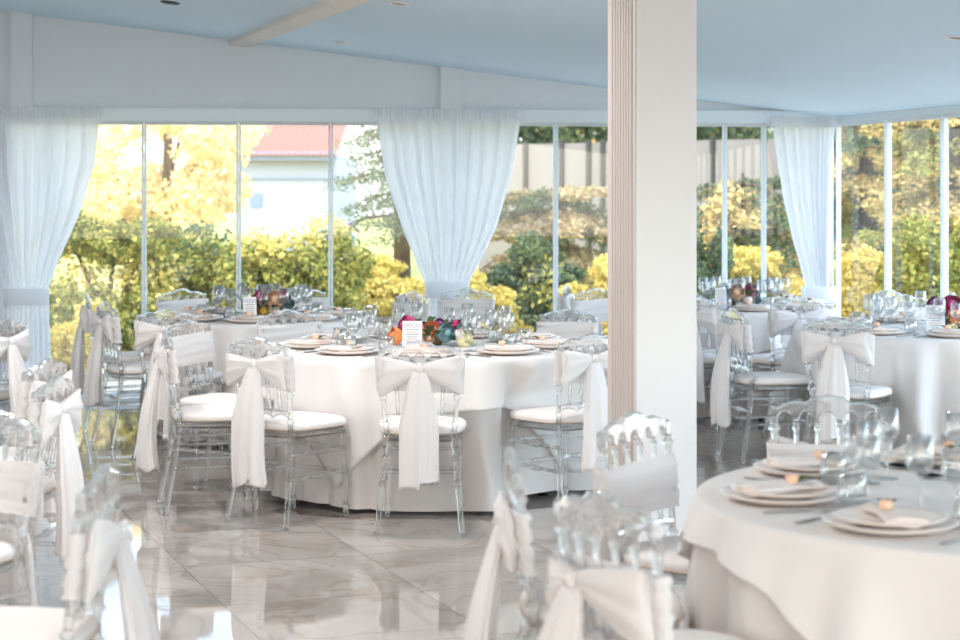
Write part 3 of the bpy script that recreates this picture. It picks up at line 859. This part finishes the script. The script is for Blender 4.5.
bouquet(at(430, 10.25), 10.25, 'long low arrangement of orange, magenta and teal flowers on the main table',
        [(-.185, -.05, .055, .045, 'orange', 'orange_rose'), (-.125, .03, .105, .055, 'magenta', 'magenta_rose'), (-.07, .06, .07, .04, 'teal', 'succulent'), (.01, -.03, .085, .048, 'orange', 'orange_rose'), (-.005, -.08, .045, .03, 'peach', 'peach_rose'),
         (.085, -.06, .072, .048, 'teal', 'succulent'), (.145, .02, .095, .042, 'magenta', 'magenta_rose'), (.185, -.04, .045, .05, 'cream', 'cream_rose'), (.165, -.07, .075, .03, 'white_flower', 'white_rose'), (.20, .05, .08, .04, 'blue_leaf', 'succulent'), (-.04, .08, .09, .035, 'mauve', 'mauve_rose'), (.05, .05, .11, .035, 'mauve', 'mauve_rose')], 40, .24, 1)
bouquet(at(273, 12.45), 12.45, 'round bunch of magenta, peach and yellow flowers on the far left table',
        [(-.085, -.02, .135, .048, 'magenta', 'magenta_rose'), (.02, -.05, .125, .055, 'peach', 'peach_rose'), (.055, .04, .15, .04, 'magenta', 'magenta_rose'), (-.045, -.08, .045, .055, 'yellow', 'yellow_rose'), (.03, -.09, .06, .035, 'peach', 'peach_rose'), (-.03, -.02, .10, .045, 'teal', 'succulent'), (.095, -.02, .10, .045, 'blue_leaf', 'succulent'), (.08, -.06, .05, .035, 'white_flower', 'white_rose')], 30, .16, 2)
bouquet(at(953, 11.5), 11.5, 'bunch with a magenta bloom and an orange rose on the right-hand table',
        [(-.015, -.02, .14, .062, 'magenta', 'magenta_rose'), (.0, -.075, .09, .05, 'orange', 'orange_rose'), (.055, -.06, .05, .04, 'white_flower', 'white_rose'), (.10, .0, .12, .05, 'peach', 'peach_rose'), (-.10, .06, .15, .04, 'mauve', 'mauve_rose'), (-.02, -.07, .03, .03, 'cream', 'cream_rose')], 34, .17, 3)
bouquet(at(741, 13.5), 13.5, 'small bunch of peach, pink and white flowers just right of the pillar',
        [(-.03, -.05, .115, .055, 'peach', 'peach_rose'), (.06, -.03, .125, .055, 'magenta', 'magenta_rose'), (.045, -.08, .065, .042, 'white_flower', 'white_rose'), (-.10, .0, .09, .055, 'teal', 'succulent'), (-.02, -.09, .03, .03, 'white_flower', 'white_rose'), (.11, .02, .07, .04, 'blue_leaf', 'succulent')], 34, .15, 4)
def card(px, d, label, w=.105, h=.155, rz=0, tilt=8):
    t = thing('table_card', label, 'card', (at(px, d), d, TZ + .002), R(rz))
    t.rotation_euler = (R(-tilt), 0, R(rz))
    MB().box(-w / 2, w / 2, -.0015, .0015, 0, h).build('card_panel', 'card', t)
    p = MB(); q = MB()
    for k in range(4):
        x = -w * .33 + k * w * .22
        p.grid([[(x + r * cos(a), -.0022, h * .84 + r * sin(a)) for a in [2 * pi * i / 16 for i in range(16)]] for r in (.0075, .0105)], True)
    for k in range(7):
        z = h * (.68 - .085 * k); ww = w * (.34, .30, .36, .26, .34, .30, .22)[k]
        (q if k in (1, 4) else p).box(-ww, ww, -.0026, -.0018, z, z + .004)
    p.build('grey_print', 'card_print', t); q.build('pink_print', 'card_print_pink', t)
    MB().box(-w * .3, w * .3, .002, .035, 0, .004).build('foot', 'card', t)
card(412, 10.0, 'small printed menu card standing before the flowers of the main table', .105, .15, -4)
card(250, 12.15, 'pale menu card left of the flowers on the far left table', .085, .155, 12)
card(936, 11.15, 'printed menu card left of the magenta bloom on the right-hand table', .115, .165, 5)
card(721, 13.3, 'plain white card left of the flowers on the far right table', .08, .155, 0)
# glass cylinder vases on the tables
HV = lm(MB().lathe([(0, .002), (.05, .0), (.055, .004), (.055, .20), (.052, .201), (.052, .008), (0, .008)], 28), 'glass_vase', 'drinking_glass')
item('glass_vase', HV, (at(265, 12.85), 12.85, TZ), 0, 'clear straight-sided vase behind the flowers of the far left table', 'vase', 'clear cylinder vases')
item('glass_vase', HV, (at(737, 13.72), 13.72, TZ), 0, 'clear straight-sided vase behind the flowers of the far right table', 'vase', 'clear cylinder vases')
WV = lm(MB().lathe([(0, 0), (.038, 0), (.042, .01), (.040, .10), (.022, .135), (.018, .15), (.02, .19), (.017, .19), (0, .14)], 24), 'white_bottle', 'white_plastic')
item('white_bottle', WV, (at(952, 12.1), 12.1, TZ), 0, 'white bottle behind the magenta bloom on the right-hand table', 'bottle', None)

# ------------------------------------------------------------------ outdoors
m = MB(); m.box(-70, 70, -40, 120, -.5, -.12); struct(m.build('ground', 'grass'))
m = MB(); m.box(-14, 16, -14, 19.2, -.2, -.10); struct(m.build('terrace', 'terrace'))
def leaves(m, blobs, n, size, rnd, flat=.0, elong=1.5):
    tot = sum(b[3] * b[4] * b[5] for b in blobs) ; 
    wts = [max(.2, (b[3] * b[4] * b[5]) ** .67) for b in blobs]; W = sum(wts)
    for b, w in zip(blobs, wts):
        for _ in range(max(8, int(n * w / W))):
            z = rnd.uniform(-1, 1); a = rnd.uniform(0, 2 * pi); q = sqrt(1 - z * z); r = rnd.uniform(.25, 1) ** .45
            r *= 1 + .22 * sin(3 * a + 5 * z) 
            c = (b[0] + b[3] * r * q * cos(a), b[1] + b[4] * r * q * sin(a), b[2] + b[5] * r * z)
            s = size * rnd.uniform(.6, 1.4)
            u = [rnd.gauss(0, 1) for _ in range(3)]; u[2] *= (1 - flat); L = sqrt(sum(t * t for t in u)) or 1; u = [t / L for t in u]
            v = [rnd.gauss(0, 1) for _ in range(3)]; v[2] *= (1 - flat); d = sum(v[k] * u[k] for k in range(3)); v = [v[k] - d * u[k] for k in range(3)]
            L = sqrt(sum(t * t for t in v)) or 1; v = [t / L for t in v]
            e = s * elong
            m.add([tuple(c[k] - u[k] * e for k in range(3)), tuple(c[k] + v[k] * s for k in range(3)), tuple(c[k] + u[k] * e for k in range(3)), tuple(c[k] - v[k] * s for k in range(3))], [(0, 1, 2, 3)], False)
def plant(name, label, cat, base, blobs, n, size, matname, seed, trunk=None, group=None, extra=None, flat=0, elong=1.5):
    rnd = random.Random(seed)
    t = thing(name, label, cat, (base[0], base[1], -.11), 0, group)
    rel = [(b[0] - base[0], b[1] - base[1], b[2] + .11, b[3], b[4], b[5]) for b in blobs]
    n = int(n * 5.2); size *= .36
    f = MB(); leaves(f, rel, n, size, rnd, flat, elong); f.build('foliage', matname, t)
    if extra:
        f = MB(); leaves(f, [(b[0] - base[0], b[1] - base[1], b[2] + .11, b[3], b[4], b[5]) for b in extra[0]], extra[1], size, rnd, flat, elong); f.build('foliage', extra[2], t)
    tk = MB()
    if trunk:
        tk.tube([(0, 0, 0), (trunk[2] * .3, 0, trunk[1] * .5), (trunk[2], 0, trunk[1])], [trunk[0], trunk[0] * .8, trunk[0] * .5], 10)
    for b in rel[:14]:
        z0 = max(.05, min(b[2] * .6, (trunk[1] if trunk else .4)))
        tk.tube([(0, 0, z0 * .8), (b[0] * .5, b[1] * .5, (z0 + b[2]) / 2), (b[0], b[1], b[2])], [.035, .025, .012], 6)
    tk.build('trunk' if trunk else 'stems', 'bark', t)
    return t
def bush(x0, x1, ytop, d, matname, label, seed, n=2600, size=.05, zb=-.05, extra=None, depth=.8, top_var=.2):
    rnd = random.Random(seed * 13 + 1); xa, xb = at(x0, d), at(x1, d); zt_ = zat(ytop, d); w = xb - xa
    bl = []
    k = max(3, int(w / .35))
    for i in range(k):
        cx = xa + w * (i + .5) / k
        h = zt_ - rnd.uniform(0, top_var) * 2
        for zc in (.25, .6, .85):
            zz = zb + (h - zb) * zc; rr = w / k * rnd.uniform(.8, 1.1)
            hh = (h - zb) * .28
            if zc == .85: hh = (h - zz); rr *= .85
            bl.append((cx + rnd.uniform(-.1, .1), d + depth * .5 + rnd.uniform(-.3, .3), zz, rr, depth * .6, hh))
    if extra:
        ex = [b for i, b in enumerate(bl) if i % 3 == extra[0]]
        bl = [b for i, b in enumerate(bl) if i % 3 != extra[0]]
        extra = (ex, n // 3, extra[1])
    return plant('hedge_bush', label, 'bush', ((xa + xb) / 2, d + depth * .5), bl, n, size, matname, seed, None, 'bushes outside the windows', extra)
bush(48, 150, 204, 18.0, 'leaf_olive', 'green and yellow bush outside, right of the left curtain', 21, 3600, .05, extra=(1, 'leaf_gold'))
bush(45, 86, 300, 16.6, 'leaf_gold', 'low bright yellow bush right beside the left curtain', 22, 1500, .04)
bush(140, 246, 216, 19.4, 'leaf_olive', 'dark olive bush outside the second window from the left', 23, 3600, .05, extra=(2, 'leaf_dark'))
bush(232, 342, 206, 18.0, 'leaf_olive', 'yellow-topped bush in front of the house', 24, 3600, .05, extra=(2, 'leaf_gold'))
bush(328, 424, 244, 19.4, 'leaf_gold', 'bright yellow bush left of the middle curtain', 25, 3200, .05)
bush(462, 514, 262, 18.0, 'leaf_gold', 'yellow bush right of the middle curtain', 26, 1800, .05)
bush(500, 575, 232, 19.4, 'leaf_dark', 'dark green shrub between the middle curtain and the pillar', 27, 2600, .05, extra=(1, 'leaf_olive'))
bush(575, 640, 258, 18.2, 'leaf_gold', 'yellow bush showing just left of the pillar', 28, 1800, .05)
bush(688, 722, 200, 16.8, 'leaf_dark', 'dark shrub seen at the right edge of the pillar', 32, 1800, .05)
bush(720, 815, 246, 18.0, 'leaf_gold', 'pale yellow hedge right of the pillar', 29, 3000, .05, extra=(1, 'leaf_olive'))
bush(838, 906, 240, 17.4, 'leaf_gold', 'sunny yellow bush outside the right glass wall', 30, 3000, .05)
bush(908, 985, 215, 16.2, 'leaf_olive', 'dense green bush at the right edge outside', 31, 3600, .045)
# pale tree
d = 27; px0 = 165
bl = []
rnd = random.Random(5)
for k in range(26):
    bl.append((at(rnd.uniform(96, 232), d), d + rnd.uniform(-.8, .8), zat(rnd.uniform(70, 225), d), rnd.uniform(.3, .6), .5, rnd.uniform(.25, .5)))
plant('deciduous_tree', 'pale yellow airy tree against the white sky at the left', 'tree', (at(px0, d), d), bl, 5200, .075, 'leaf_pale', 51, (.12, 2.6, .05))
# conifers: layered drooping branches
def conifer(label, px, d, z_top, z_low, reach, layers, matname, seed, n=4200, size=.045, trunkr=.11, bias=0, mat2=None, group='conifers outside the windows'):
    rnd = random.Random(seed); x = at(px, d)
    t = thing('conifer', label, 'tree', (x, d, -.11), 0, group)
    tk = MB(); tk.tube([(0, 0, 0), (0, 0, z_top * .6), (.03, 0, z_top + .1)], [trunkr, trunkr * .7, .02], 10)
    f = MB(); g = MB(); per = max(6, int(n / (layers * 7 * 5)))
    for k in range(layers):
        z = z_low + (z_top - z_low) * (k + .5) / layers; rch = reach * (1.1 - (.75 if layers > 8 else .25) * k / layers)
        for j in range(7):
            a = 2 * pi * j / 7 + rnd.uniform(-.3, .3) + k; lay = layers <= 8; L = rch * (rnd.uniform(.45, 1.2) if lay else rnd.uniform(.7, 1.15))
            tip = (L * cos(a) + bias * L, L * sin(a), z - .16 * L + (rnd.uniform(-.2, .2) if lay else rnd.uniform(-.1, .1)))
            tk.tube([(0, 0, z + .1), (tip[0] * .5, tip[1] * .5, z + .06), tip], [.02, .013, .005], 5)
            bl = []
            for q in range(5):
                w = .28 + .72 * q / 4
                bl.append((tip[0] * w + rnd.uniform(-.06, .06), tip[1] * w + rnd.uniform(-.06, .06), z + .11 + (tip[2] - z - .1) * w ** 1.3 - .02, .24 * (1.1 - w * .35), .24, .07))
            leaves(g if (mat2 and rnd.random() < .45) else f, bl, int(per * 5 * 5), size * .32, rnd, .55, 2.2)
    f.build('foliage', matname, t)
    if mat2: g.build('foliage', mat2, t)
    tk.build('trunk', 'bark', t)
conifer('blue-green conifer with drooping branches just left of the middle curtain', 402, 22.0, 4.5, 1.2, .85, 13, 'leaf_conifer', 61, 4200, .04)
conifer('golden layered cedar between the middle curtain and the pillar', 556, 23.8, 1.72, .3, 1.25, 6, 'leaf_rust', 62, 4200, .05, mat2='leaf_dark')
conifer('wide cedar right of the pillar in front of the grey wall', 740, 21.0, 1.80, .4, 1.05, 6, 'leaf_amber', 63, 3600, .05, mat2='leaf_dark')
conifer('tall golden conifer outside the right glass wall', 866, 24.0, 4.9, .7, 1.3, 13, 'leaf_amber', 64, 8200, .05, mat2='leaf_dark')
conifer('tall olive conifer at the right edge outside', 958, 19.6, 4.5, .9, .95, 13, 'leaf_amber', 65, 8200, .05, mat2='leaf_olive')
# dark trees beyond the wall
for k, (px, d_, lab) in enumerate(((845, 29.0, 'dark tree filling the gaps behind the tall golden conifer'), (955, 26.5, 'dark tree behind the olive conifer at the right edge'))):
    rnd = random.Random(170 + k); bl = [(at(px + rnd.uniform(-60, 60), d_), d_ + rnd.uniform(-.5, .5), zat(rnd.uniform(70, 290), d_), .55, .6, .5) for _ in range(20)]
    plant('evergreen_tree', lab, 'tree', (at(px, d_), d_), bl, 3000, .09, 'leaf_dark', 180 + k, (.12, 2.3, 0), 'dark trees outside the right glass wall', (bl[::3], 700, 'leaf_amber'))
for k, (px, d_, lab) in enumerate(((500, 30, 'dark tree top beyond the boundary wall beside the middle curtain'), (585, 33, 'dark tree top beyond the boundary wall left of the pillar'), (658, 30, 'dark tree top beyond the boundary wall behind the pillar'), (722, 33, 'dark tree top beyond the boundary wall right of the pillar'))):
    rnd = random.Random(70 + k); bl = [(at(px + rnd.uniform(-45, 45), d_), d_ + rnd.uniform(-.5, .5), zat(rnd.uniform(95, 150), d_), .55, .6, .4) for _ in range(9)]
    plant('evergreen_tree', lab, 'tree', (at(px, d_), d_), bl, 2600, .08, 'leaf_dark', 80 + k, (.12, 2.3, 0), 'dark trees beyond the wall', (bl[::3], 500, 'leaf_amber'))
# boundary wall with posts
wa = (at(478, 28.5), 28.5); wb = (at(800, 24.5), 24.5); L = hypot(wb[0] - wa[0], wb[1] - wa[1]); wx, wy = (wb[0] - wa[0]) / L, (wb[1] - wa[1]) / L
t = thing('boundary_wall', 'pale grey boundary wall with dark posts behind the cedars', 'wall', (wa[0], wa[1], -.11), atan2(wy, wx))
MB().box(0, L, 0, .18, 0, 2.38).build('wall_panel', 'boundary', t)
for px in (527, 563, 590, 604, 714, 765):
    a = (px - 480) / F; s = (a * wa[1] - wa[0]) / (wx - a * wy)
    MB().box(s - .028, s + .028, -.06, .0, 0, 2.42).build('post', 'fence_post', t)
# house
D = 36.0
t = thing('house', 'white house with a red tiled roof beyond the hedge', 'house', (at(300, D), D, -.11))
xa, xb = at(236, D) - at(300, D), at(338, D) - at(300, D)
ez = zat(152, D) + .11
MB().box(xa + .05, xb - .05, 0, 6, 0, ez - .05).build('house_wall', 'house_wall', t)
MB().box(xa - .05, xb, -.30, -.02, ez - .16, ez + .0).build('fascia', 'house_fascia', t)
MB().box(xa, xb, -.04, 0, ez - .52, ez - .49).build('string_course', 'house_fascia', t)
rows = []
NR = 150
for j in range(10):
    v = j / 9; r = []
    for i in range(NR + 1):
        u_ = i / NR; x = xa - .08 + (xb - xa + .08) * u_
        r.append((x, -.42 + 3.4 * v, ez - .05 + .74 * v - .035 * ((j + 1) % 2) + .035 * abs(sin(pi * 17 * u_)) - .02 * (j % 2)))
    rows.append(r)
MB().grid(rows).build('tiled_roof', 'house_roof', t)
MB().tube([(xa - .08, 3.0, ez + .78), (xb, 3.0, ez + .78)], .09, 10).build('ridge', 'house_roof', t)
x1 = at(250, D) - at(300, D); x2 = at(262, D) - at(300, D)
MB().box(x1, x2, -.03, .02, zat(207, D) + .11, zat(193, D) + .11).build('window_shutter', 'house_shutter', t)

# ------------------------------------------------------------------ light
w = bpy.data.worlds.new('sky'); S.world = w; w.use_nodes = True
n = w.node_tree.nodes; l = w.node_tree.links; bg = n['Background']
sky = n.new('ShaderNodeTexSky'); sky.sky_type = 'NISHITA'; sky.sun_disc = False; sky.sun_elevation = R(35); sky.sun_rotation = R(215)
sky.air_density = 1.0; sky.dust_density = 1.5
mx = n.new('ShaderNodeMix'); mx.data_type = 'RGBA'; mx.inputs[0].default_value = .8
mx.inputs[7].default_value = (.80, .91, 1.0, 1)
l.new(sky.outputs[0], mx.inputs[6]); l.new(mx.outputs[2], bg.inputs['Color'])
# the sky is brightest to the right of and behind the hall
tc = n.new('ShaderNodeTexCoord'); dt = n.new('ShaderNodeVectorMath'); dt.operation = 'DOT_PRODUCT'
dt.inputs[1].default_value = Vector((.80, -.52, .28)).normalized(); l.new(tc.outputs['Generated'], dt.inputs[0])
mr = n.new('ShaderNodeMapRange'); mr.interpolation_type = 'SMOOTHSTEP'
mr.inputs['From Min'].default_value = .3; mr.inputs['From Max'].default_value = .95; mr.inputs['To Min'].default_value = .92; mr.inputs['To Max'].default_value = 2.3
l.new(dt.outputs['Value'], mr.inputs['Value']); l.new(mr.outputs[0], bg.inputs['Strength'])
su = bpy.data.lights.new('sun', 'SUN'); su.energy = 1.1; su.angle = R(1.5); su.color = (1.0, .91, .78)
so = bpy.data.objects.new('sun', su); COL.objects.link(so)
so.rotation_euler = Vector((.42, .55, -.72)).to_track_quat('-Z', 'Y').to_euler()
# unseen fill lamps added under the ceiling, behind the camera and over the tables
WARM, SOFT = (1.0, .74, .58), (1.0, .96, .94)
for (x, y, e, c) in ((-1.6, .2, 19, WARM), (1.0, .2, 13, WARM), (2.6, 1.4, 11, WARM), (-3.4, 2.2, 17, WARM), (-3.0, -2.5, 18, WARM), (1.5, -2.5, 20, WARM), (3.6, -2, 18, WARM),
                     (-3.2, 6.2, 19, SOFT), (-1.1, 6.2, 20, SOFT), (-2.6, 9.6, 22, SOFT), (-.4, 9.0, 17, SOFT)):
    la = bpy.data.lights.new('fill_lamp', 'AREA'); la.shape = 'DISK'; la.size = .4; la.energy = e; la.color = c
    o = bpy.data.objects.new('fill_lamp', la); COL.objects.link(o); o.location = (x, y, ceil_z(x, y) - .06)

# ------------------------------------------------------------------ camera and view
cam = bpy.data.cameras.new('camera'); co = bpy.data.objects.new('camera', cam); COL.objects.link(co); S.camera = co
co.location = (0, 0, HC); co.rotation_euler = (pi / 2, 0, 0)
cam.sensor_width = 36; cam.lens = F / 960 * 36; cam.shift_y = -(320 - HOR) / 960
cam.clip_start = .05; cam.clip_end = 300
cam.dof.use_dof = True; cam.dof.focus_distance = 9.4; cam.dof.aperture_fstop = 3.2
vs = S.view_settings; vs.view_transform = 'Standard'; vs.look = 'None'; vs.gamma = 1; vs.use_curve_mapping = False
vs.exposure = 0.93
cy = S.cycles
cy.max_bounces = 14; cy.transmission_bounces = 12; cy.transparent_max_bounces = 40; cy.glossy_bounces = 5; cy.diffuse_bounces = 5
cy.use_denoising = True; cy.caustics_reflective = False; cy.caustics_refractive = False
cy.sample_clamp_indirect = 6
